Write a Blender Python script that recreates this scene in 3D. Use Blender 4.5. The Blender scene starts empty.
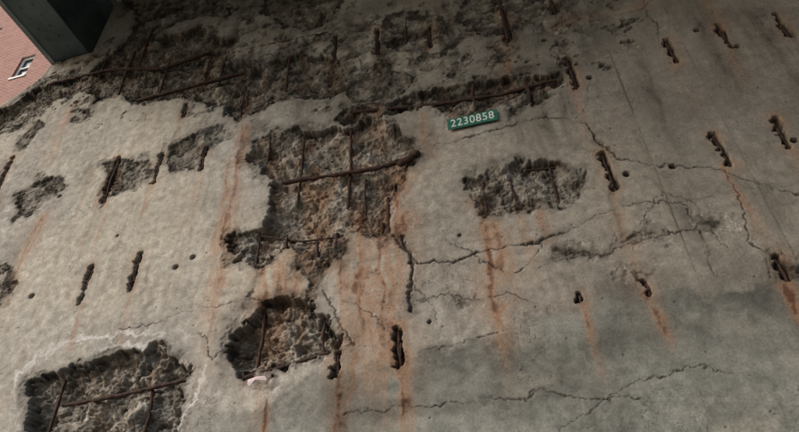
import bpy, math, numpy as np
from mathutils import Matrix, Vector
D=3.6; EYE=1.6; F=630.0
ex=np.array([3150,630,630.]); ex/=np.linalg.norm(ex)
ez=np.array([-27,766,-630.]); ez-=ex*ez.dot(ex); ez/=np.linalg.norm(ez)
ey=np.cross(ez,ex)
def wp(u,v,y=0.0):
    # image pixel projected through the camera to its position on the wall plane (metres)
    d=np.array([u-400,216-v,-F]); w=np.array([ex.dot(d),ey.dot(d),ez.dot(d)])
    k=(D+y)/w[1]
    return (w[0]*k, EYE+w[2]*k)
def s2l(c):
    c=np.array(c,dtype=np.float64)/255.
    return np.where(c<=0.04045,c/12.92,((c+0.055)/1.055)**2.4).astype(np.float32)
# ---------------- noise
_tab={}
def perlin(x,y,seed):
    if seed not in _tab:
        a=np.random.RandomState(seed).rand(256,256)*2*np.pi
        _tab[seed]=(np.cos(a).astype(np.float32),np.sin(a).astype(np.float32))
    gx,gy=_tab[seed]
    xf=np.floor(x); yf=np.floor(y); fx=(x-xf).astype(np.float32); fy=(y-yf).astype(np.float32)
    xi=xf.astype(np.int32)&255; yi=yf.astype(np.int32)&255; x1=(xi+1)&255; y1=(yi+1)&255
    u=fx*fx*fx*(fx*(fx*6-15)+10); v=fy*fy*fy*(fy*(fy*6-15)+10)
    a=gx[yi,xi]*fx+gy[yi,xi]*fy; b=gx[yi,x1]*(fx-1)+gy[yi,x1]*fy
    c=gx[y1,xi]*fx+gy[y1,xi]*(fy-1); d=gx[y1,x1]*(fx-1)+gy[y1,x1]*(fy-1)
    return (a+(b-a)*u)*(1-v)+(c+(d-c)*u)*v
def fbm(x,y,seed,o=4,g=0.5):
    s=0;a=1;t=0
    for i in range(o):
        s=s+a*perlin(x*2**i+i*17.3,y*2**i+i*9.1,seed+i); t+=a; a*=g
    return s/t*1.6
def sm(a,b,x):
    t=np.clip((x-a)/(b-a),0,1); return t*t*(3-2*t)
def cells(x,y,seed):
    r=np.random.RandomState(seed); px=r.rand(256,256).astype(np.float32); py=r.rand(256,256).astype(np.float32); pv=r.rand(256,256).astype(np.float32)
    xi=np.floor(x).astype(np.int32); yi=np.floor(y).astype(np.int32)
    best=np.full(x.shape,9.,np.float32); sec=best.copy(); val=np.zeros(x.shape,np.float32)
    for j in(-1,0,1):
        for i in(-1,0,1):
            a=(xi+i)&255;b=(yi+j)&255
            d=np.sqrt((xi+i+px[b,a]-x)**2+(yi+j+py[b,a]-y)**2).astype(np.float32)
            m=d<best
            sec=np.where(m,best,np.minimum(sec,d)); val=np.where(m,pv[b,a],val); best=np.where(m,d,best)
    return best,sec,val
# ---------------- grid
def ramp(a,b,s0,s1):
    out=[a];x=a
    while x<b:
        x+=s0+(s1-s0)*(x-a)/(b-a); out.append(x)
    return out
xs=np.array(list(np.arange(-9.5,-6.32,0.06))+ramp(-6.3,2.6,0.0095,0.0052)+list(np.arange(2.66,8.0,0.06)),np.float64)
zs=np.array(list(np.arange(-0.1,2.48,0.06))+ramp(2.5,9.45,0.0052,0.0095)+[9.5],np.float64)
GX,GZ=np.meshgrid(xs,zs); GX=GX.astype(np.float32);GZ=GZ.astype(np.float32)
nz,nx=GX.shape
print('grid',nx,nz)
wl=fbm(GX*3.5,GZ*3.5,11,3); wl2=fbm(GX*3.5+50,GZ*3.5,21,3)
wf=fbm(GX*18,GZ*18,31,3); wf2=fbm(GX*18+40,GZ*18,41,3)
WX=GX+wl*0.12+wf*0.05; WZ=GZ+wl2*0.12+wf2*0.05
CX=GX+wl*0.045+wf*0.03; CZ=GZ+wl2*0.045+wf2*0.03
big=fbm(GX*0.7,GZ*0.7,51,4); mid=fbm(GX*2.6,GZ*2.6,61,5); fine=fbm(GX*14,GZ*14,71,4)
vst=fbm(GX*7,GZ*0.5,81,4); vst2=fbm(GX*18+wl,GZ*1.1,91,4)
grm=fbm(GX*1.8+wl*0.3,GZ*1.5,201,7,0.72)
grm2=fbm(GX*4.5,GZ*4.5,221,6,0.75)
chunk=fbm(GX*3.2+5,GZ*4.0,401,4,0.6)
c1,c2,cv=cells(GX*18+wf*0.7+fine*0.4,GZ*21+wf2*0.7,5); d1,d2,dv=cells(GX*42+wf,GZ*42,6)
DEP=np.zeros_like(GX); SPL=np.zeros_like(GX); DARK=np.zeros_like(GX); RUST=np.zeros_like(GX); WHITE=np.zeros_like(GX)
PL=np.zeros_like(GX)
def box(x0,x1,z0,z1,m=0.3):
    i0,i1=np.searchsorted(xs,[x0-m,x1+m]); j0,j1=np.searchsorted(zs,[z0-m,z1+m])
    return slice(max(j0,0),j1),slice(max(i0,0),i1)
def polysdf(pts,X,Z):
    n=len(pts); d=np.full(X.shape,1e9,np.float32); ins=np.zeros(X.shape,bool)
    for i in range(n):
        ax,az=pts[i];bx,bz=pts[(i+1)%n]
        ux,uz=bx-ax,bz-az; l=ux*ux+uz*uz+1e-12
        t=np.clip(((X-ax)*ux+(Z-az)*uz)/l,0,1)
        d=np.minimum(d,(X-ax-t*ux)**2+(Z-az-t*uz)**2)
        c=((az>Z)!=(bz>Z))&(X<(bx-ax)*(Z-az)/(bz-az+1e-12)+ax)
        ins^=c
    d=np.sqrt(d); return np.where(ins,-d,d)
def spall(px,depth,dark=0.3,rust=0.0,edge=0.022):
    pts=[wp(*p) for p in px]; a=np.array(pts)
    s=box(a[:,0].min(),a[:,0].max(),a[:,1].min(),a[:,1].max(),0.4)
    sd=polysdf(pts,WX[s],WZ[s])
    t=sm(0.0,-edge,sd)
    inner=sm(0,-0.16,sd)
    # thin delaminated lip outside the main loss
    lip=sm(0.06,0.035,sd+0.06*grm2[s])*sm(-0.1,0.2,mid[s]+0.4*wl[s])
    terr=np.floor((chunk[s]+0.7*mid[s])*5)/5
    dd=np.maximum(depth*t*(0.55+0.40*inner+0.75*terr+0.35*mid[s]+0.3*grm2[s]),0.010*lip)
    DEP[s]=np.maximum(DEP[s],dd); SPL[s]=np.maximum(SPL[s],np.maximum(t,0.5*lip))
    rim_shade=np.exp(-((sd+0.018)/0.05)**2)  # edge shadow of the loss, painted into the dark mask
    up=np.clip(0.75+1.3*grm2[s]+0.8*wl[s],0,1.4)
    DARK[s]=np.maximum(DARK[s],t*dark*(0.7+2.0*grm2[s]+0.8*chunk[s])+rim_shade*up*(0.5+0.5*dark))
    RUST[s]=np.maximum(RUST[s],t*rust*sm(-0.25,0.5,fbm(GX[s]*4,GZ[s]*1.6,101,4)))
def segs(px,fn,X=None,Z=None,m=0.4,world=False):
    pts=px if world else [wp(*p) for p in px]; a=np.array(pts)
    s=box(a[:,0].min(),a[:,0].max(),a[:,1].min(),a[:,1].max(),m)
    XX=(CX if X is None else X)[s]; ZZ=(CZ if Z is None else Z)[s]
    d=np.full(XX.shape,1e9,np.float32)
    for (ax,az),(bx,bz) in zip(pts[:-1],pts[1:]):
        ux,uz=bx-ax,bz-az; l=ux*ux+uz*uz+1e-12
        t=np.clip(((XX-ax)*ux+(ZZ-az)*uz)/l,0,1)
        d=np.minimum(d,(XX-ax-t*ux)**2+(ZZ-az-t*uz)**2)
    fn(s,np.sqrt(d))
def crack(px,w=0.007,depth=0.015,halo=0.35):
    def f(s,d):
        k=np.clip(0.75+2.0*mid[s]+0.8*wl2[s],0.22,2.0)
        ww=0.0026+w*0.55*k
        a=(1-sm(ww*0.4,ww*1.5,d))
        br=np.clip(0.6+0.8*k,0,1)
        DEP[s]=np.maximum(DEP[s],depth*a*np.clip(k,0.15,1))
        DARK[s]=np.maximum(DARK[s],np.maximum(0.9*a*br,halo*1.0*np.exp(-(d/0.045)**2)*np.clip(0.35+1.8*grm2[s]+wl[s],0,1)))
    segs(px,f)
def smear(px,w,amt,arr,n=0.8):
    def f(s,d):
        a=amt*np.exp(-(d/w)**2)*np.clip(0.65+n*(1.3*grm2[s]+0.5*mid[s]+0.5*vst[s]),0,1.25)
        arr[s]=np.maximum(arr[s],a)
    segs(px,f,WX,WZ,w*2.5+0.2)
def streak(u,v,L,w,amt,arr):
    x,z=wp(u,v)
    s=box(x-w*4,x+w*4,z-L,z+0.1,0.02)
    X=GX[s]+0.06*perlin(GZ[s]*1.7,GX[s]*0+u,7)+0.016*wf[s]+0.022*wl[s]; t=(z-GZ[s])/L
    ww=w*(0.6+0.7*np.clip(t,0,1)+0.4*perlin(GZ[s]*4,GX[s]*0+u+.5,8))
    a=amt*(0.46*np.exp(-((X-x)/ww)**2)+0.36*np.exp(-((X-x+0.3*w)/(0.35*ww))**2)+0.34*np.exp(-((X-x)/(2.0*ww))**2))*sm(-0.03,0.03,t)*(1-sm(0.3,1.0,t))*np.clip(0.74+1.0*vst2[s]+1.4*grm2[s]+0.3*mid[s],0,1.3)
    arr[s]=1-(1-arr[s])*(1-np.clip(a,0,1))
# ---- render mortar zone along the foot
zone=[(-300,600),(150,440),(250,402),(340,373),(420,352),(480,337),(540,327),(600,306),(660,294),(799,276),(1100,235),(1100,900),(-300,900)]
zp=[wp(u,v) for u,v in zone[1:11]]
zp=[(-9.9,zp[0][1]-0.5)]+zp+[(9,zp[-1][1]-0.1),(9,-1),(-9.9,-1)]
sdz=polysdf(zp,WX,WZ)+0.10*grm
PL=sm(0.05,-0.05,sdz)*(0.55+0.45*sm(-2.6,-0.6,GX)); DEP-=0.006*sm(0.02,-0.02,sdz)
PLE=np.exp(-((sdz+0.1)/0.25)**2)*sm(0.05,-0.02,sdz)*np.clip(0.7+1.5*grm,0,1.2)
# ---- spalls
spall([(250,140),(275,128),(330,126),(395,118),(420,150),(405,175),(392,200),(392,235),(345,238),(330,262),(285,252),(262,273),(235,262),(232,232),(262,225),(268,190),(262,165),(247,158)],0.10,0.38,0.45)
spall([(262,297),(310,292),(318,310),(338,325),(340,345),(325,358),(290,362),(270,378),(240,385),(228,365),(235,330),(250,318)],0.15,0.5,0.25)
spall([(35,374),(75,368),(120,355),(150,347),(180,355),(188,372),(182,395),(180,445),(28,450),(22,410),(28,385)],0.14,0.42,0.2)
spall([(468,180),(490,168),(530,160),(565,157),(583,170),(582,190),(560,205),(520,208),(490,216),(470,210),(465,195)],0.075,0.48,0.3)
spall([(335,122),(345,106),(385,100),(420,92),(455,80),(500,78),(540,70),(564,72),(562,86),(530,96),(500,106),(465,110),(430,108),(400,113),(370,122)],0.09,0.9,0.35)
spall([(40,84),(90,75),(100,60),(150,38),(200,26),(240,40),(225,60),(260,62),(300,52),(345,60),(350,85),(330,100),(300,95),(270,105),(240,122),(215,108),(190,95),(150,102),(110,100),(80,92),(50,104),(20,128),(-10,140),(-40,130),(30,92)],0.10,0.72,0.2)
spall([(165,148),(190,135),(222,122),(230,138),(205,152),(195,170),(168,174)],0.05,0.65)
spall([(18,195),(40,175),(62,178),(65,190),(40,200),(35,212),(15,220)],0.045,0.55)
spall([(106,160),(150,158),(155,172),(135,188),(106,202)],0.045,0.55)
spall([(-15,262),(12,265),(14,290),(-5,310)],0.05,0.4)
spall([(265,-10),(345,-8),(338,18),(310,30),(280,26),(262,15)],0.06,0.75)
spall([(385,15),(415,8),(450,20),(445,42),(410,52),(388,48)],0.045,0.8)
spall([(455,-20),(570,-25),(560,12),(520,30),(480,38),(462,20)],0.04,0.85)
spall([(90,75),(135,30),(120,-10),(230,-10),(235,12),(180,20),(150,40)],0.06,0.85)
spall([(505,100),(520,85),(545,85),(540,105),(515,118)],0.035,0.7)
spall([(300,240),(345,236),(350,250),(322,268),(318,300),(305,300),(300,262)],0.035,0.55,0.6)
spall([(770,255),(799,262),(830,275),(810,290),(780,275)],0.03,0.6)
spall([(380,60),(345,85),(350,105),(380,100),(400,92),(420,78)],0.018,0.6)
for p in [[(540,262),(560,252),(600,247),(590,255),(560,264)],[(620,240),(660,234),(664,240),(630,246)],[(695,222),(722,216),(724,222),(700,226)],[(630,272),(655,268),(640,280)],[(452,292),(475,296),(468,306)],[(15,140),(35,120),(45,126),(22,150)],[(75,110),(95,105),(90,118)],[(480,60),(500,52),(510,62),(490,72)]]:
    spall(p,0.014,0.45,0,0.02)
# scaling of the upper part
reg=np.zeros_like(GX)
def fr(s,d): reg[s]=np.maximum(reg[s],np.exp(-(d/0.8)**2))
segs([(60,85),(180,55),(330,50),(540,30)],fr,GX,GZ,2.0)
f2=fbm(GX*4.0,GZ*5.0,131,6,0.6)
tt=f2*0.95+0.30*reg-0.10
t=sm(0.24,0.29,tt)*sm(0.05,0.4,reg)
te=np.exp(-((tt-0.27)/0.04)**2)*sm(0.2,0.5,reg)
DEP=np.maximum(DEP,0.03*t*(0.7+grm2)); SPL=np.maximum(SPL,t*0.9); DARK=np.maximum(DARK,t*(0.6+1.3*grm2)); DARK=np.maximum(DARK,0.85*te*np.clip(0.7+2*mid,0,1))
soot=np.clip(reg*1.25,0,1)*sm(-0.15,0.35,grm+0.5*vst+0.5*grm2+0.10*reg)
DARK=np.maximum(DARK,0.85*soot)
# general grime over the whole face
DARK=np.maximum(DARK,0.47*sm(0.0,0.55,grm2*0.9+0.5*grm+0.2*vst))
DARK=np.maximum(DARK,0.40*sm(0.05,0.6,vst2*0.5+vst*0.7+0.3*grm2)*sm(-0.3,0.4,grm))
# hairline map cracking
h=fbm(GX*2.2,GZ*2.2,301,5,0.55); h2=fbm(GX*3.1+9,GZ*2.4,311,5,0.55)
for hh,o in((h,0.0),(h2,0.12),(h2,-0.15)):
    g_=np.abs(hh-o); a=(1-sm(0.002,0.010,g_))*sm(0.0,0.25,mid+0.3*big)*0.6
    DARK=np.maximum(DARK,a); DEP=np.maximum(DEP,0.002*a)
b1,_,bv=cells(GX*6,GZ*6,77)
bh=(bv>0.86)*(1-sm(0.01+0.02*bv,0.05,b1)); DEP=np.maximum(DEP,0.006*bh); DARK=np.maximum(DARK,0.6*bh)
# ---- tie slots with rusted stubs
slots=[(335,48,26),(377,40,26),(430,36,24),(507,24,34),(572,72,34),(609,170,42),(672,50,28),(726,37,28),(783,25,30),(722,148,38),(782,132,36),(580,297,15),(648,287,20),(783,268,32),(399,347,42),(337,365,30),(86,285,40),(135,272,40),(110,180,44),(158,168,30),(203,158,24),(3,178,40),(145,45,34),(207,66,24),(242,100,30),(552,2,24),(104,62,26),(185,110,16)]
for k_,(u,v,L) in enumerate(slots):
    a=wp(u,v-L/2);b=wp(u,v+L/2); x=wp(u,v)[0]
    w=0.024 if L>20 else 0.017
    def f(s,d,w=w,k_=k_):
        ww=w*np.clip(1+1.2*wf[s]+0.8*wl[s]+0.9*grm2[s],0.45,2.0)
        t=1-sm(ww*0.8,ww*1.3,d)
        DEP[s]=np.maximum(DEP[s],0.055*t); SPL[s]=np.maximum(SPL[s],0.5*t)
        DARK[s]=np.maximum(DARK[s],np.maximum(1.0*t,0.55*np.exp(-(d/0.065)**2)*np.clip(0.6+1.6*grm2[s],0,1.2)))
        RUST[s]=np.maximum(RUST[s],0.5*np.exp(-(d/0.07)**2)*np.clip(0.6+1.6*wl[s],0,1.2))
    rr=np.random.RandomState(k_); 
    segs([(x+rr.uniform(-.008,.008),a[1]-0.03),(x,(a[1]+b[1])/2),(x+rr.uniform(-.01,.01),b[1]+0.03)],f,GX+wf*0.015,GZ,0.3,True)
for (u,v) in [(32,296),(176,267),(627,174),(673,166),(590,77),(738,46),(60,196),(193,257),(85,112),(697,30),(795,140),(460,235),(118,236),(545,40),(430,322)]:
    x,z=wp(u,v); s=box(x,x,z,z,0.12)
    d=np.hypot(GX[s]-x,GZ[s]-z)*(1+0.15*wf[s]); r=0.024 if u not in(430,118,460) else 0.013
    t=1-sm(r*0.8,r*1.15,d); DEP[s]=np.maximum(DEP[s],0.05*t); DARK[s]=np.maximum(DARK[s],np.maximum(t,0.3*np.exp(-(d/0.04)**2)))
# ---- cracks
crack([(412,152),(450,143),(500,129),(545,117),(585,122),(600,140),(618,158),(660,166),(690,166)],0.010)
crack([(690,166),(725,172),(760,183),(799,194),(850,205)],0.008)
crack([(395,235),(415,262),(450,262),(475,252),(500,246),(540,240),(580,228)],0.010,0.02,0.6)
crack([(404,238),(411,258),(409,280),(414,312)],0.017,0.025,0.9)
crack([(540,268),(575,258),(610,250),(665,236),(720,220)],0.006,0.01,0.4)
crack([(515,272),(530,262),(545,240)],0.005,0.01,0.3)
crack([(560,25),(600,20),(640,10),(660,-5)],0.006,.01,.6)
crack([(640,-5),(655,25),(662,48)],0.005)
crack([(322,290),(330,300),(345,330),(352,345)],0.008,.015,.6)
crack([(345,415),(400,408),(450,402),(500,400),(545,392),(600,402),(640,400)],0.004,0.008,0.8)
crack([(560,430),(600,405),(640,380),(700,368),(760,372)],0.002,0.004,0.3)
crack([(200,330),(208,345),(212,360),(230,345),(262,330)],0.006,0.01,0.4)
crack([(262,272),(250,295),(262,300)],0.008,0.01,0.6)
crack([(580,225),(610,210),(650,200),(690,205)],0.004,0.006,0.3)
crack([(120,330),(200,310),(235,300)],0.003,0.006,0.15)
crack([(445,240),(470,250),(480,262),(505,270)],0.005,0.008,0.3)
crack([(360,60),(372,78),(378,98)],0.006)
crack([(690,210),(705,240),(712,275)],0.005,0.01,0.7)
crack([(420,352),(470,340),(500,332)],0.005,0.01,0.6)
crack([(640,228),(660,190),(700,205),(725,250)],0.002,0.004,0.2)
crack([(420,300),(450,292),(480,300),(510,290),(530,300)],0.003,0.006,0.4)
crack([(412,285),(430,300),(436,325)],0.003,0.006,0.3)
crack([(725,172),(740,200),(745,240),(770,258)],0.003,0.006,0.3)
crack([(575,120),(590,100),(592,80)],0.003,0.006,0.3)
crack([(345,300),(370,310),(395,335)],0.004,0.006,0.4)
# form joints
for xx,am in ((0.262*D,0.65),(0.262*D+1.22,0.35),(0.262*D-1.22,0.18),(0.39*D+0.1,0.5),(0.262*D-2.44,0.12),(0.262*D+0.22,0.3)):
    j=np.exp(-((GX+0.006*wf-xx)/0.008)**2)*am*np.clip(0.9+1.3*mid,0.2,1.2)*(1-0.7*PL); DEP+=0.003*j; DARK=np.maximum(DARK,j)
    j2=np.exp(-((GX+0.03*wf-xx)/0.05)**2)*am*0.5*np.clip(0.6+1.5*grm2,0,1.2); DARK=np.maximum(DARK,j2)
for zz,am in ((wp(700,90)[1],0.28),(wp(560,225)[1],0.3)):
    j=np.exp(-((GZ+0.006*wf-zz)/0.007)**2)*am*(1-PL)*(GX>-1.2)*np.clip(0.9+1.3*mid,0.2,1.2); DEP+=0.003*j; DARK=np.maximum(DARK,j)
# ---- rust
R=[(247,125,3.0,0.065,1.05),(238,135,2.2,0.03,0.75),(46,212,1.4,0.09,0.6),(400,165,1.5,0.08,0.9),(385,200,1.9,0.07,0.95),(360,200,2.2,0.07,0.9),(372,240,1.4,0.14,0.6),(352,130,0.9,0.03,0.8),(310,160,1.2,0.05,0.7),(400,350,1.0,0.05,1.2),(337,372,1.1,0.045,1.0),(483,198,1.7,0.05,0.9),(497,215,0.9,0.04,0.5),(490,225,1.2,0.13,0.45),(505,60,0.6,0.05,0.8),(648,290,0.5,0.028,0.95),(583,303,0.7,0.028,0.85),(612,185,1.1,0.04,0.55),(268,262,1.3,0.10,0.85),(285,255,0.8,0.06,0.7),(300,300,0.5,0.04,0.5),(262,378,0.5,0.03,0.35),(725,160,0.9,0.035,0.45),(785,140,0.8,0.035,0.5),(505,30,0.7,0.05,0.6),(520,200,0.8,0.04,0.5),(540,195,0.6,0.04,0.5),(134,288,0.8,0.03,0.5),(86,300,0.8,0.03,0.5),(203,165,0.9,0.03,0.45),(110,200,0.8,0.035,0.45),(75,100,1.4,0.06,0.5),(786,282,0.6,0.045,0.85),(573,85,0.8,0.035,0.5),(672,60,0.7,0.03,0.45),(726,50,0.7,0.03,0.45),(700,-10,0.9,0.06,0.5),(425,110,0.9,0.06,0.5),(455,100,0.6,0.06,0.5),(345,235,1.4,0.05,0.7),(155,175,0.7,0.03,0.45),(395,320,0.8,0.10,0.55),(265,398,0.5,0.02,0.9),(377,50,0.6,0.03,0.5),(335,58,0.5,0.03,0.5),(3,195,0.8,0.04,0.4),(300,262,0.6,0.05,0.6)]
for r in R: streak(*r,RUST)
smear([(395,165),(400,180),(385,215),(388,240)],0.14,0.8,RUST)
smear([(270,265),(290,258),(330,262)],0.12,0.7,RUST)
smear([(300,180),(330,172),(370,165)],0.07,0.6,RUST)
smear([(475,205),(490,212)],0.08,0.7,RUST); smear([(232,365),(250,345)],0.06,0.4,RUST)
smear([(300,290),(300,310)],0.08,0.6,RUST); smear([(500,45),(510,70)],0.08,0.5,RUST)
smear([(560,22),(620,15),(660,-2)],0.07,0.5,RUST)
# ---- dark grime; shade painted along spall edges; broad upper-right darkening
for px,w,a in [([(60,85),(130,60),(200,55)],0.5,0.85),([(240,75),(290,80),(340,90)],0.25,0.85),([(345,110),(450,92),(560,72)],0.19,1.05),([(470,15),(530,30),(600,5)],0.38,0.9),([(250,140),(258,160)],0.1,0.9),([(395,120),(418,152),(412,165)],0.10,0.95),([(235,235),(232,262)],0.06,0.8),([(335,235),(340,262)],0.08,0.8),([(380,200),(392,235)],0.07,0.8),([(232,320),(228,370)],0.10,1.0),([(245,303),(300,296),(335,330)],0.10,1.0),([(30,380),(100,365),(180,352)],0.09,1.0),([(290,362),(330,352)],0.06,0.9),([(25,385),(22,430)],0.09,0.8),([(150,385),(155,432)],0.08,0.8),([(600,20),(720,5),(799,30)],0.7,0.55),([(700,100),(799,120)],0.7,0.45),([(620,290),(700,283),(799,272)],0.17,0.7),([(465,185),(475,205)],0.08,0.9),([(470,170),(530,158),(575,165)],0.06,0.8),([(560,160),(580,190)],0.06,0.7),([(700,250),(712,272)],0.05,0.5),([(665,162),(680,170)],0.05,0.4),([(0,120),(50,80)],0.25,0.75),([(350,330),(345,432)],0.1,0.5),([(340,420),(420,405),(520,398)],0.08,0.6),([(5,160),(0,200)],0.05,0.7),([(300,240),(315,300)],0.08,0.7),([(330,385),(345,432)],0.1,0.5),([(280,30),(345,20)],0.35,0.75),([(120,5),(300,0)],0.45,0.95),([(360,10),(450,5)],0.3,0.7),([(252,130),(330,122)],0.06,0.8),([(620,330),(720,320),(799,330)],0.3,0.45),([(450,390),(600,380)],0.25,0.3),([(100,225),(150,215),(220,205)],0.2,0.25),([(20,245),(60,235)],0.2,0.25)]:
    smear(px,w,a,DARK)
for u,v,L,w,a in [(340,372,0.9,0.06,0.65),(400,360,0.7,0.03,0.5),(540,100,0.9,0.06,0.6),(560,90,0.6,0.05,0.6),(470,112,0.4,0.05,0.35),(430,110,0.7,0.05,0.55),(300,130,0.6,0.04,0.6),(330,130,0.6,0.03,0.6),(270,135,0.5,0.04,0.6),(610,190,0.6,0.03,0.5),(150,60,1.2,0.06,0.6),(200,70,1.0,0.05,0.6),(110,190,0.6,0.04,0.4),(250,320,0.7,0.04,0.5),(520,105,0.9,0.09,0.5),(640,60,1.7,0.09,0.4),(700,20,1.8,0.12,0.4),(760,10,1.8,0.12,0.4),(300,100,0.5,0.06,.5),(668,170,0.9,0.06,0.35),(755,180,0.9,0.08,0.35)]:
    streak(u,v,L,w,a,DARK)
# ---- chalk / efflorescence
smear([(18,374),(45,352),(90,338),(130,331),(165,336),(150,344),(100,350)],0.016,0.85,WHITE,0.8)
smear([(40,350),(90,334),(150,330)],0.010,0.7,WHITE,0.9)
smear([(20,368),(13,400),(16,440)],0.013,0.6,WHITE,1.0)
smear([(202,368),(198,392),(190,412),(180,432)],0.012,0.9,WHITE,0.6)
smear([(170,336),(205,330),(215,315)],0.014,0.35,WHITE,1)
smear([(435,118),(455,125),(480,132)],0.07,0.25,WHITE)
smear([(210,130),(235,150)],0.1,0.35,WHITE); smear([(230,180),(240,200)],0.2,0.22,WHITE)
# ---- geometry depth
stone=(1-sm(0.15,0.85,c1/np.maximum(c2,1e-3)*0.95))*sm(0.25,0.5,cv)
peb=(1-sm(0.2,0.9,d1/np.maximum(d2,1e-3)))*sm(0.3,0.6,dv)
rough=fbm(GX*6,GZ*6,151,6,0.66); ridge=1-np.abs(fbm(GX*9,GZ*11,161,5,0.6))*2
RA=0.30+0.70*sm(-0.25,0.25,chunk-0.3*mid)
DEP=DEP+SPL*RA*(0.036*rough-0.010*ridge-0.015*stone-0.005*peb)+(1-SPL)*(0.004*wl+0.0012*mid+0.0008*fine+0.0006*grm2)
pk=(GX>-5.47)&(GX<-4.80)&(GZ>8.27); DEP=np.where(pk,0.55,DEP)
# ---- colour
def C(r,g,b): return s2l((r,g,b))
def mix(a,b,t):
    return a*(1-t[...,None])+b*t[...,None]
base=mix(np.broadcast_to(C(172,165,152),GX.shape+(3,)),C(155,150,141),sm(-0.4,0.5,big+0.3*mid))
base=mix(base,C(202,196,185),0.7*sm(0.0,0.6,grm+0.35*vst+0.2*fine))
base=mix(base,C(118,112,103),0.68*sm(0.0,0.5,-grm+0.4*vst2-0.05))
base=mix(base,C(154,130,107),0.28*sm(0.05,0.7,vst-0.3*big))
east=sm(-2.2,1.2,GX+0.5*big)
base=mix(base,C(112,106,95),0.64*east)  # darker right side: deck shade and dirt painted into the base colour
plc=mix(np.broadcast_to(C(136,136,127),GX.shape+(3,)),C(108,109,102),sm(-0.35,0.4,grm))
plc=mix(plc,C(158,152,139),0.6*sm(0.05,0.5,fbm(GX*1.4,GZ*2.4,171,6,0.6)+0.1))
plc=mix(plc,C(80,81,76),0.74*PLE)
base=mix(base,plc,PL*0.9)
base*= (1+0.28*fine+0.24*wf+0.40*grm2)[...,None]
agg=mix(np.broadcast_to(C(126,118,106),GX.shape+(3,)),C(180,173,161),sm(-0.15,0.5,rough*-1+0.5*grm2))
agg=mix(agg,C(196,191,180),0.6*stone*sm(0.55,0.9,cv)); agg=mix(agg,C(100,95,89),0.6*stone*sm(0.55,0.3,cv))
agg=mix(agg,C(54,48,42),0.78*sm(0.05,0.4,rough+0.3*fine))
agg=mix(agg,C(180,172,158),0.3*peb)
agg*=(1+0.3*wf+0.2*fine)[...,None]
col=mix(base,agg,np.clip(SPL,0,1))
rn=np.clip(RUST,0,1)
rc=mix(np.broadcast_to(C(168,122,86),GX.shape+(3,)),C(104,64,42),sm(0.5,1.05,rn+0.3*wf+0.3*grm2))
col=mix(col,rc,np.clip(rn*0.85,0,0.84))
dn=np.clip(DARK*(1+0.45*fine+0.3*wf),0,1)
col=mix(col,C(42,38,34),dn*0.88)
col=mix(col,C(206,203,198),np.clip(WHITE*(1+0.6*fine),0,0.8))
col=np.clip(col,0.008,0.8)
# ---- build mesh (outline with broken sloping wing to the left)
nse=0.10*fbm(GX[0:1,:]*3,GX[0:1,:]*0+3.3,191,4)
top=np.where(xs<-5.42, 8.07+(xs+5.42)*0.92+0.9*nse[0],9.6)
top=np.maximum(top,3.0)
keepv=(GZ<=top[None,:])
kc=keepv[:-1,:-1]&keepv[1:,:-1]&keepv[:-1,1:]&keepv[1:,1:]
idx=np.arange(nx*nz).reshape(nz,nx)
q=np.stack([idx[:-1,:-1],idx[:-1,1:],idx[1:,1:],idx[1:,:-1]],-1)[kc]
co=np.stack([GX,DEP,GZ],-1).reshape(-1,3)
pad=np.pad(kc,1); inner=pad[1:-1,1:-1]
side=[]
for (dj,di,a,b) in ((-1,0,(0,0),(0,1)),(1,0,(1,1),(1,0)),(0,-1,(1,0),(0,0)),(0,1,(0,1),(1,1))):
    nb=pad[1+dj:pad.shape[0]-1+dj,1+di:pad.shape[1]-1+di]
    j,i=np.nonzero(inner&~nb); side.append(np.stack([idx[j+a[0],i+a[1]],idx[j+b[0],i+b[1]]],-1))
side=np.concatenate(side)
used=np.unique(side); remap=np.full(nx*nz,-1,np.int64); remap[used]=np.arange(len(used))+nx*nz
ext=co[used].copy(); ext[:,1]=1.3
co=np.concatenate([co,ext])
sq=np.stack([side[:,1],side[:,0],remap[side[:,0]],remap[side[:,1]]],-1)
q=np.concatenate([q,sq])
colf=np.concatenate([col.reshape(-1,3),col.reshape(-1,3)[used]])
u,inv=np.unique(q,return_inverse=True); inv=inv.reshape(q.shape)
co=co[u];colf=colf[u]
me=bpy.data.meshes.new('concrete_abutment_wall')
me.vertices.add(len(co)); me.vertices.foreach_set('co',co.astype(np.float32).ravel())
me.loops.add(inv.size); me.loops.foreach_set('vertex_index',inv.astype(np.int32).ravel())
me.polygons.add(len(inv)); me.polygons.foreach_set('loop_start',np.arange(0,inv.size,4,dtype=np.int32))
me.update(calc_edges=True)
me.polygons.foreach_set('use_smooth',np.ones(len(inv),bool))
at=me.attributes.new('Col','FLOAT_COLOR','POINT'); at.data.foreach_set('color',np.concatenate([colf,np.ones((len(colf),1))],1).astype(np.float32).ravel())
sc=bpy.context.scene
def link(o,parent=None):
    sc.collection.objects.link(o)
    if parent: o.parent=parent
    return o
wall=link(bpy.data.objects.new('concrete_abutment_wall',me))
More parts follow.
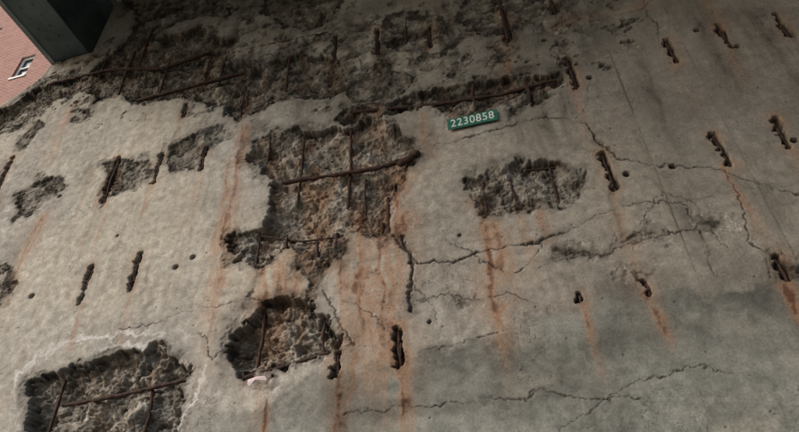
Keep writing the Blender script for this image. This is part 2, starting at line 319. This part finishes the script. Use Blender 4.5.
# ---------------- materials
def newmat(n):
    m=bpy.data.materials.new(n); m.use_nodes=True; nt=m.node_tree; b=nt.nodes['Principled BSDF']; return m,nt,b
m,nt,b=newmat('weathered_concrete'); N=nt.nodes; Lk=nt.links
a=N.new('ShaderNodeAttribute'); a.attribute_name='Col'
tc=N.new('ShaderNodeTexCoord')
n1=N.new('ShaderNodeTexNoise'); n1.inputs['Scale'].default_value=60; n1.inputs['Detail'].default_value=5; n1.inputs['Roughness'].default_value=0.75
Lk.new(tc.outputs['Object'],n1.inputs['Vector'])
mr=N.new('ShaderNodeMapRange'); mr.inputs[1].default_value=0.25; mr.inputs[2].default_value=0.75; mr.inputs[3].default_value=0.64; mr.inputs[4].default_value=1.36
Lk.new(n1.outputs['Fac'],mr.inputs[0])
vm=N.new('ShaderNodeVectorMath'); vm.operation='SCALE'; Lk.new(a.outputs['Color'],vm.inputs[0]); Lk.new(mr.outputs[0],vm.inputs['Scale']); Lk.new(vm.outputs[0],b.inputs['Base Color'])
b.inputs['Roughness'].default_value=1.0; b.inputs['Specular IOR Level'].default_value=0.05
bp=N.new('ShaderNodeBump'); bp.inputs['Distance'].default_value=0.005; bp.inputs['Strength'].default_value=0.25
Lk.new(n1.outputs['Fac'],bp.inputs['Height']); Lk.new(bp.outputs[0],b.inputs['Normal'])
me.materials.append(m)
def noisemat(name,ca,cb,scale,rough=0.85,metal=0.0,bump=0.3,dist=0.004,stretch=(1,1,1)):
    m,nt,b=newmat(name); N=nt.nodes;L=nt.links
    tc=N.new('ShaderNodeTexCoord'); mp=N.new('ShaderNodeMapping'); mp.inputs['Scale'].default_value=stretch
    n=N.new('ShaderNodeTexNoise'); n.inputs['Scale'].default_value=scale; n.inputs['Detail'].default_value=7; n.inputs['Roughness'].default_value=0.65
    L.new(tc.outputs['Object'],mp.inputs[0]); L.new(mp.outputs[0],n.inputs['Vector'])
    r=N.new('ShaderNodeValToRGB'); r.color_ramp.elements[0].position=0.32; r.color_ramp.elements[1].position=0.68
    r.color_ramp.elements[0].color=(*s2l(ca),1); r.color_ramp.elements[1].color=(*s2l(cb),1)
    L.new(n.outputs['Fac'],r.inputs[0]); L.new(r.outputs[0],b.inputs['Base Color'])
    b.inputs['Roughness'].default_value=rough; b.inputs['Metallic'].default_value=metal
    bp=N.new('ShaderNodeBump'); bp.inputs['Distance'].default_value=dist; bp.inputs['Strength'].default_value=bump
    L.new(n.outputs['Fac'],bp.inputs['Height']); L.new(bp.outputs[0],b.inputs['Normal'])
    return m
rustm=noisemat('corroded_iron',(26,19,16),(76,50,38),30,0.95,0,0.8,0.006)
steel=noisemat('painted_girder_steel',(56,72,72),(96,112,110),2.2,0.6,0,0.2)
flange=noisemat('weathered_flange_paint',(110,120,118),(140,148,144),5,0.6)
deckm=noisemat('deck_soffit_concrete',(88,84,76),(130,124,112),2)
asph=noisemat('asphalt',(58,58,58),(78,77,75),40,0.9)
pave=noisemat('pavement_concrete',(140,136,128),(168,164,154),6,0.9)
grd=noisemat('ground_soil',(92,86,74),(120,114,98),1.5,0.95)
debris=noisemat('pinkish_paper_scrap',(180,154,154),(208,194,192),25,0.8)
# ---------------- mesh helpers
class MB:
    def __init__(s): s.v=[];s.f=[]
    def box(s,x0,x1,y0,y1,z0,z1):
        k=len(s.v); s.v+=[(x,y,z) for z in(z0,z1) for y in(y0,y1) for x in(x0,x1)]
        s.f+=[tuple(k+i for i in t) for t in((0,2,3,1),(4,5,7,6),(0,1,5,4),(2,6,7,3),(0,4,6,2),(1,3,7,5))]
    def obj(s,name,mat,parent=None,smooth=False,bevel=0):
        me=bpy.data.meshes.new(name); me.from_pydata(s.v,[],s.f); me.update()
        if smooth: me.polygons.foreach_set('use_smooth',[True]*len(me.polygons))
        me.materials.append(mat); o=link(bpy.data.objects.new(name,me),parent)
        if bevel:
            md=o.modifiers.new('b','BEVEL'); md.width=bevel; md.segments=2
        return o
rng=np.random.RandomState(3)
def tube(mb,pts,r,step=0.03,jit=0.25,flat=1.0):
    P=[Vector(p) for p in pts]; path=[]
    for a_,b_ in zip(P[:-1],P[1:]):
        n=max(1,int((b_-a_).length/step))
        for i in range(n): path.append(a_.lerp(b_,i/n))
    path.append(P[-1]); n=len(path); k=len(mb.v); S=8
    for i,p in enumerate(path):
        t=(path[min(i+1,n-1)]-path[max(i-1,0)]).normalized()
        u_=t.cross(Vector((0,1,0))).normalized(); w_=t.cross(u_)
        rr=r*(1+jit*rng.uniform(-1,1))*(0.6 if i in(0,n-1) else 1)
        off=u_*rng.uniform(-1,1)*r*0.25
        for s in range(S):
            an=2*math.pi*s/S; q_=p+off+u_*math.cos(an)*rr*(1+jit*0.5*rng.uniform(-1,1))*flat+w_*math.sin(an)*rr
            mb.v.append(tuple(q_))
    for i in range(n-1):
        for s in range(S):
            mb.f.append((k+i*S+s,k+i*S+(s+1)%S,k+(i+1)*S+(s+1)%S,k+(i+1)*S+s))
    mb.f.append(tuple(k+s for s in range(S))); mb.f.append(tuple(k+(n-1)*S+s for s in range(S))[::-1])
def W(u,v,y): x,z=wp(u,v); return (x,y,z)
rb=MB()
for (u_,v_,L) in slots:
    x=wp(u_,v_)[0]; z1=wp(u_,v_-L/2)[1]; z0=wp(u_,v_+L/2)[1]
    if L<22: 
        tube(rb,[(x,0.05,z1),(x+0.004,0.014,(z0+z1)/2),(x,0.03,z0)],0.009,0.03,0.2)
    else:
        tube(rb,[(x-0.006,0.04,z1),(x+rng.uniform(-.006,.006),0.022,(z0+z1)/2),(x+0.005,0.035,z0)],0.010,0.03,0.22)
        if rng.rand()<0.35:
            zz=z0+(z1-z0)*rng.uniform(0.2,0.7); tube(rb,[(x+0.012,0.03,zz+0.05),(x+rng.uniform(-.015,.015),0.0,zz),(x+0.006,0.03,zz-0.05)],0.008,0.02,0.3)
longb=[([(283,183),(330,176),(380,167),(418,156)],0.018,0.0),([(138,101),(190,88),(246,72)],0.021,-0.005),([(48,84),(110,70),(165,68),(212,50)],0.021,0.01),
([(60,404),(120,393),(187,378)],0.015,0.03),([(240,378),(290,364),(328,352)],0.013,0.02),([(350,110),(430,103),(500,92),(556,78)],0.016,0.025),([(235,122),(262,105),(300,95)],0.014,0.03),
([(232,52),(290,40),(350,28)],0.014,0.01),([(470,172),(520,166),(560,163)],0.007,0.06),([(255,232),(300,238),(340,232)],0.009,0.055)]
for p,r,y in longb: tube(rb,[W(a_,b_+rng.uniform(-.8,.8),y+0.010*rng.uniform(-1,1)) for a_,b_ in p],r,0.03,0.32)
tube(rb,[W(398,165,0.0),W(410,160,-0.02),W(420,153,-0.01)],0.03,0.02,0.35)
def vbar(u_,v0,v1,r,y):
    x,z1=wp(u_,v0); z0=wp(u_,v1)[1]
    tube(rb,[(x+rng.uniform(-.01,.01),y+.01,z1),(x+rng.uniform(-.014,.014),y+rng.uniform(0,.012),(z0+z1)/2),(x+rng.uniform(-.012,.012),y+0.012,z0)],r,0.03,0.38)
for t_ in [(350,126,205,.014,.025),(303,134,200,.011,.04),(394,118,140,.015,.01),(388,196,236,.015,.012),(318,240,262,.015,.015),(336,232,252,.016,.012),(285,232,256,.012,.035),(258,232,268,.011,.035),(262,308,362,.014,.06),(322,318,352,.012,.055),(150,386,440,.015,.045),(60,376,432,.012,.06),(510,166,205,.009,.04),(550,162,200,.009,.045),(482,180,210,.011,.015),(525,78,108,.014,.015),(472,82,108,.014,.015),(135,50,100,.014,.01),(170,58,92,.013,.015),(290,50,88,.013,.015),(320,10,26,.013,.02),(500,0,40,.015,.005),(270,135,160,.012,.02),(405,20,48,.011,.015),(225,55,80,.012,.015),(365,175,215,.010,.035)]:
    vbar(*t_)
rb.obj('exposed_rebar',rustm,None,True)
# ---- scrap lodged at the foot of the lower spall
ps=MB(); P0=[(243,385),(246,379),(258,376),(269,373),(266,380),(257,383),(248,388)]
x0,z0=wp(256,380)
for i,(u_,v_) in enumerate(P0):
    x,z=wp(u_,v_); ps.v.append((x,0.004+0.012*(i%2),z))
n_=len(ps.v); ps.v.append((x0,-0.008,z0))
for v in list(ps.v[:n_]): ps.v.append((v[0],0.08,v[2]))
for i in range(n_): ps.f.append((i,(i+1)%n_,n_)); ps.f.append((i,n_+1+i,n_+1+(i+1)%n_,(i+1)%n_))
ps.obj('paper_scrap',debris)
# ---------------- number sign
tl=wp(448,121.5);tr=wp(497.5,111.5);bl=wp(450.5,131.5)
sw=tr[0]-tl[0]; sh=(tl[1]-bl[1]); cx=(tl[0]+tr[0])/2; cz=(tl[1]+tr[1]+bl[1]+wp(499.5,121.5)[1])/4
green=noisemat('green_enamel',(22,88,70),(40,108,88),12,0.5,0,0.05)
white=noisemat('white_lettering',(190,200,192),(222,226,220),30,0.6,0,0.0)
sg=MB(); sg.box(-sw/2,sw/2,-0.003,0.0,-sh/2,sh/2)
sign=sg.obj('number_sign',green,None,False,0.001); sign.location=(cx,-0.022,cz); sign.rotation_euler=(0,math.radians(0.5),0)
fc=bpy.data.curves.new('digits','FONT'); fc.body='2230858'; fc.align_x='CENTER'; fc.align_y='CENTER'; fc.size=sh*0.98; fc.extrude=0.0006; fc.space_character=1.12; fc.offset=0.0012
fc.materials.append(white); fo=link(bpy.data.objects.new('digits',fc),sign); fo.rotation_euler=(math.radians(90),0,0); fo.location=(0,-0.0042,0)
bpy.context.view_layer.update()
fo.scale.x=0.86*sw/max(fo.dimensions.x,1e-3)
sc2=MB()
for x in(-sw*0.465,sw*0.465):
    tube(sc2,[(x,-0.006,0),(x,0.022,0.0001)],0.006,0.01,0)
sc2.obj('screws',rustm,sign)
# ---------------- bridge girders and deck
YF=-5.5
def girder(x,zb,parent,name):
    w=0.27; mb=MB(); y0,y1=YF,0.45
    mb.box(x-0.012,x+0.012,y0,y1,zb+0.03,zb+1.10)
    mb.box(x-w,x+w,y0,y1,zb+1.10,zb+1.13)
    for s in(-1,1):
        mb.box(min(x+s*0.0125,x+s*0.13),max(x+s*0.0125,x+s*0.13),y0+.01,y1-.01,zb+0.0305,zb+0.045)
        mb.box(min(x+s*0.0125,x+s*0.027),max(x+s*0.0125,x+s*0.027),y0+.01,y1-.01,zb+0.0455,zb+0.15)
    y=y0+0.5
    while y<0:
        for s in(-1,1): mb.box(min(x+s*0.028,x+s*0.22),max(x+s*0.028,x+s*0.22),y-0.008,y+0.008,zb+0.046,zb+1.099)
        y+=1.4
    mb.obj(name,steel,parent)
    fl=MB(); fl.box(x-w,x+w,y0,y1,zb,zb+0.03); fl.obj(name+'_flange',steel,parent)
    fl=MB(); fl.box(x-w-0.004,x-w+0.06,y0,y1+0.001,zb-0.014,zb-0.001); fl.obj(name+'_edge_strip',flange,parent)
    rv=MB(); y=y0+0.1
    while y<0.0:
        for s in(-0.08,0.08):
            k=len(rv.v)
            for ring,(rr,hh) in enumerate(((0.018,0),(0.013,0.010))):
                for i in range(6): rv.v.append((x+s+rr*math.cos(i*math.pi/3),y+rr*math.sin(i*math.pi/3),zb-hh))
            for i in range(6): rv.f.append((k+i,k+(i+1)%6,k+6+(i+1)%6,k+6+i))
            rv.f.append(tuple(k+6+i for i in range(6)))
        y+=0.15
    rv.obj(name+'_rivets',steel,parent)
bridge=link(bpy.data.objects.new('bridge_superstructure',None))
xl=wp(50,66)[0]; xr=wp(90,47)[0]
girder((xl+xr)/2,8.3,bridge,'girder_1')
for i,x in enumerate((-1.9,1.1,4.1,7.1)): girder(x,8.55,bridge,'girder_%d'%(i+2))
dk=MB(); dk.box(-5.5,9.0,YF,1.2,9.69,10.0); dk.box(-5.45,-5.25,YF,1.2,10.001,10.9)
dk.box(-5.5,9.0,0.46,1.19,9.51,9.688)
dk.obj('deck_slab',deckm,bridge)
# ---------------- brick building behind
m,nt,b=newmat('brickwork'); N=nt.nodes;L=nt.links
tc=N.new('ShaderNodeTexCoord'); mp=N.new('ShaderNodeMapping'); mp.inputs['Rotation'].default_value=(math.radians(90),0,0)
bt=N.new('ShaderNodeTexBrick'); bt.inputs['Scale'].default_value=1; bt.inputs['Brick Width'].default_value=0.30; bt.inputs['Row Height'].default_value=0.11; bt.inputs['Mortar Size'].default_value=0.014
bt.inputs['Color1'].default_value=(*s2l((160,98,80)),1); bt.inputs['Color2'].default_value=(*s2l((122,68,56)),1); bt.inputs['Mortar'].default_value=(*s2l((176,160,150)),1)
L.new(tc.outputs['Object'],mp.inputs[0]); L.new(mp.outputs[0],bt.inputs['Vector']); L.new(bt.outputs['Color'],b.inputs['Base Color']); b.inputs['Roughness'].default_value=0.9
brick=m
frame=noisemat('white_window_frame',(206,206,202),(224,224,220),5,0.6)
m,nt,b=newmat('window_glass'); b.inputs['Base Color'].default_value=(0.05,0.06,0.07,1); b.inputs['Roughness'].default_value=0.12; glass=m
FY=12.0
bld=link(bpy.data.objects.new('brick_building',None))
wx,wz=wp(24,66,FY)
ncol=12; ws,hs=0.95,1.9; pw,ph=4.2,4.4
Z0=wz-6*ph
bw=MB(); wf_=MB(); gl=MB()
zlo=-0.1
cols=[wx+(i-7)*pw for i in range(ncol)]; rows=[Z0+j*ph for j in range(10)]; rows=[r for r in rows if r>1.5]
zhi=rows[-1]+2.6
xa=cols[0]-pw/2; xb=cols[-1]+pw/2
edges=[xa]+sum([[c-ws/2,c+ws/2] for c in cols],[])+[xb]
for i in range(0,len(edges),2): bw.box(edges[i],edges[i+1],FY,FY+0.35,zlo,zhi)
for c in cols:
    ze=[zlo]+sum([[r-hs/2,r+hs/2] for r in rows],[])+[zhi]
    for i in range(0,len(ze),2): bw.box(c-ws/2,c+ws/2,FY+0.002,FY+0.348,ze[i],ze[i+1])
    for r in rows:
        gl.box(c-ws/2,c+ws/2,FY+0.22,FY+0.24,r-hs/2,r+hs/2)
        t_=0.14
        wf_.box(c-ws/2,c-ws/2+t_,FY+0.12,FY+0.2,r-hs/2,r+hs/2); wf_.box(c+ws/2-t_,c+ws/2,FY+0.12,FY+0.2,r-hs/2,r+hs/2)
        wf_.box(c-ws/2+t_,c+ws/2-t_,FY+0.12,FY+0.2,r+hs/2-t_,r+hs/2); wf_.box(c-ws/2+t_,c+ws/2-t_,FY+0.12,FY+0.2,r-hs/2,r-hs/2+t_); wf_.box(c-ws/2+t_,c+ws/2-t_,FY+0.12,FY+0.19,r-0.05,r+0.05)
        wf_.box(c-ws/2-0.06,c+ws/2+0.06,FY-0.06,FY+0.1,r-hs/2-0.14,r-hs/2-0.002)
bw.box(xa,xa+0.35,FY+0.352,FY+12,zlo,zhi); bw.box(xb-0.35,xb,FY+0.352,FY+12,zlo,zhi); bw.box(xa,xb,FY+12.002,FY+12.3,zlo,zhi)
bw.obj('walls',brick,bld); wf_.obj('window_frames',frame,bld); gl.obj('window_glass',glass,bld)
co_=MB(); co_.box(xa-0.2,xb+0.2,FY-0.25,FY+12.5,zhi+0.002,zhi+0.5); co_.obj('cornice_roof',deckm,bld)
# ---------------- ground
g=MB(); g.v=[(-250,-250,-0.004),(250,-250,-0.004),(250,250,-0.004),(-250,250,-0.004)]; g.f=[(0,1,2,3)]; g.obj('ground',grd)
g=MB(); g.v=[(-120,-11,0),(120,-11,0),(120,-2.2,0),(-120,-2.2,0)]; g.f=[(0,1,2,3)]; g.obj('road',asph)
g=MB(); g.box(-120,120,-2.05,-0.03,-0.05,0.14); g.obj('pavement',pave)
g=MB(); g.box(-120,120,-2.2,-2.052,-0.05,0.145); g.obj('kerb',deckm,None,False,0.015)
# ---------------- light
az_vec=Vector((-0.76,-0.65,0.0)).normalized(); el=math.radians(31)
to=Vector((az_vec.x*math.cos(el),az_vec.y*math.cos(el),math.sin(el)))
sun=bpy.data.lights.new('sun','SUN'); sun.energy=2.5; sun.angle=math.radians(28); sun.color=(1,0.98,0.96)
so=link(bpy.data.objects.new('sun',sun)); so.rotation_euler=to.to_track_quat('Z','Y').to_euler(); so.location=(-10,-10,20)
w=bpy.data.worlds.new('World'); sc.world=w; w.use_nodes=True; nt=w.node_tree
sk=nt.nodes.new('ShaderNodeTexSky'); sk.sky_type='NISHITA'; sk.sun_disc=False; sk.sun_elevation=el; sk.sun_rotation=math.atan2(to.x,to.y); sk.dust_density=3
bg=nt.nodes['Background']; nt.links.new(sk.outputs[0],bg.inputs[0]); bg.inputs[1].default_value=0.15
# ---------------- camera
cam=bpy.data.cameras.new('camera'); cam.sensor_width=36; cam.lens=F/799*36; cam.clip_end=2000; cam.clip_start=0.05
cobj=link(bpy.data.objects.new('camera',cam))
M=Matrix([list(ex),list(ey),list(ez)]).to_4x4(); M.translation=Vector((0,-D,EYE)); cobj.matrix_world=M
sc.camera=cobj
sc.view_settings.view_transform='Standard'; sc.view_settings.look='None'; sc.view_settings.exposure=0
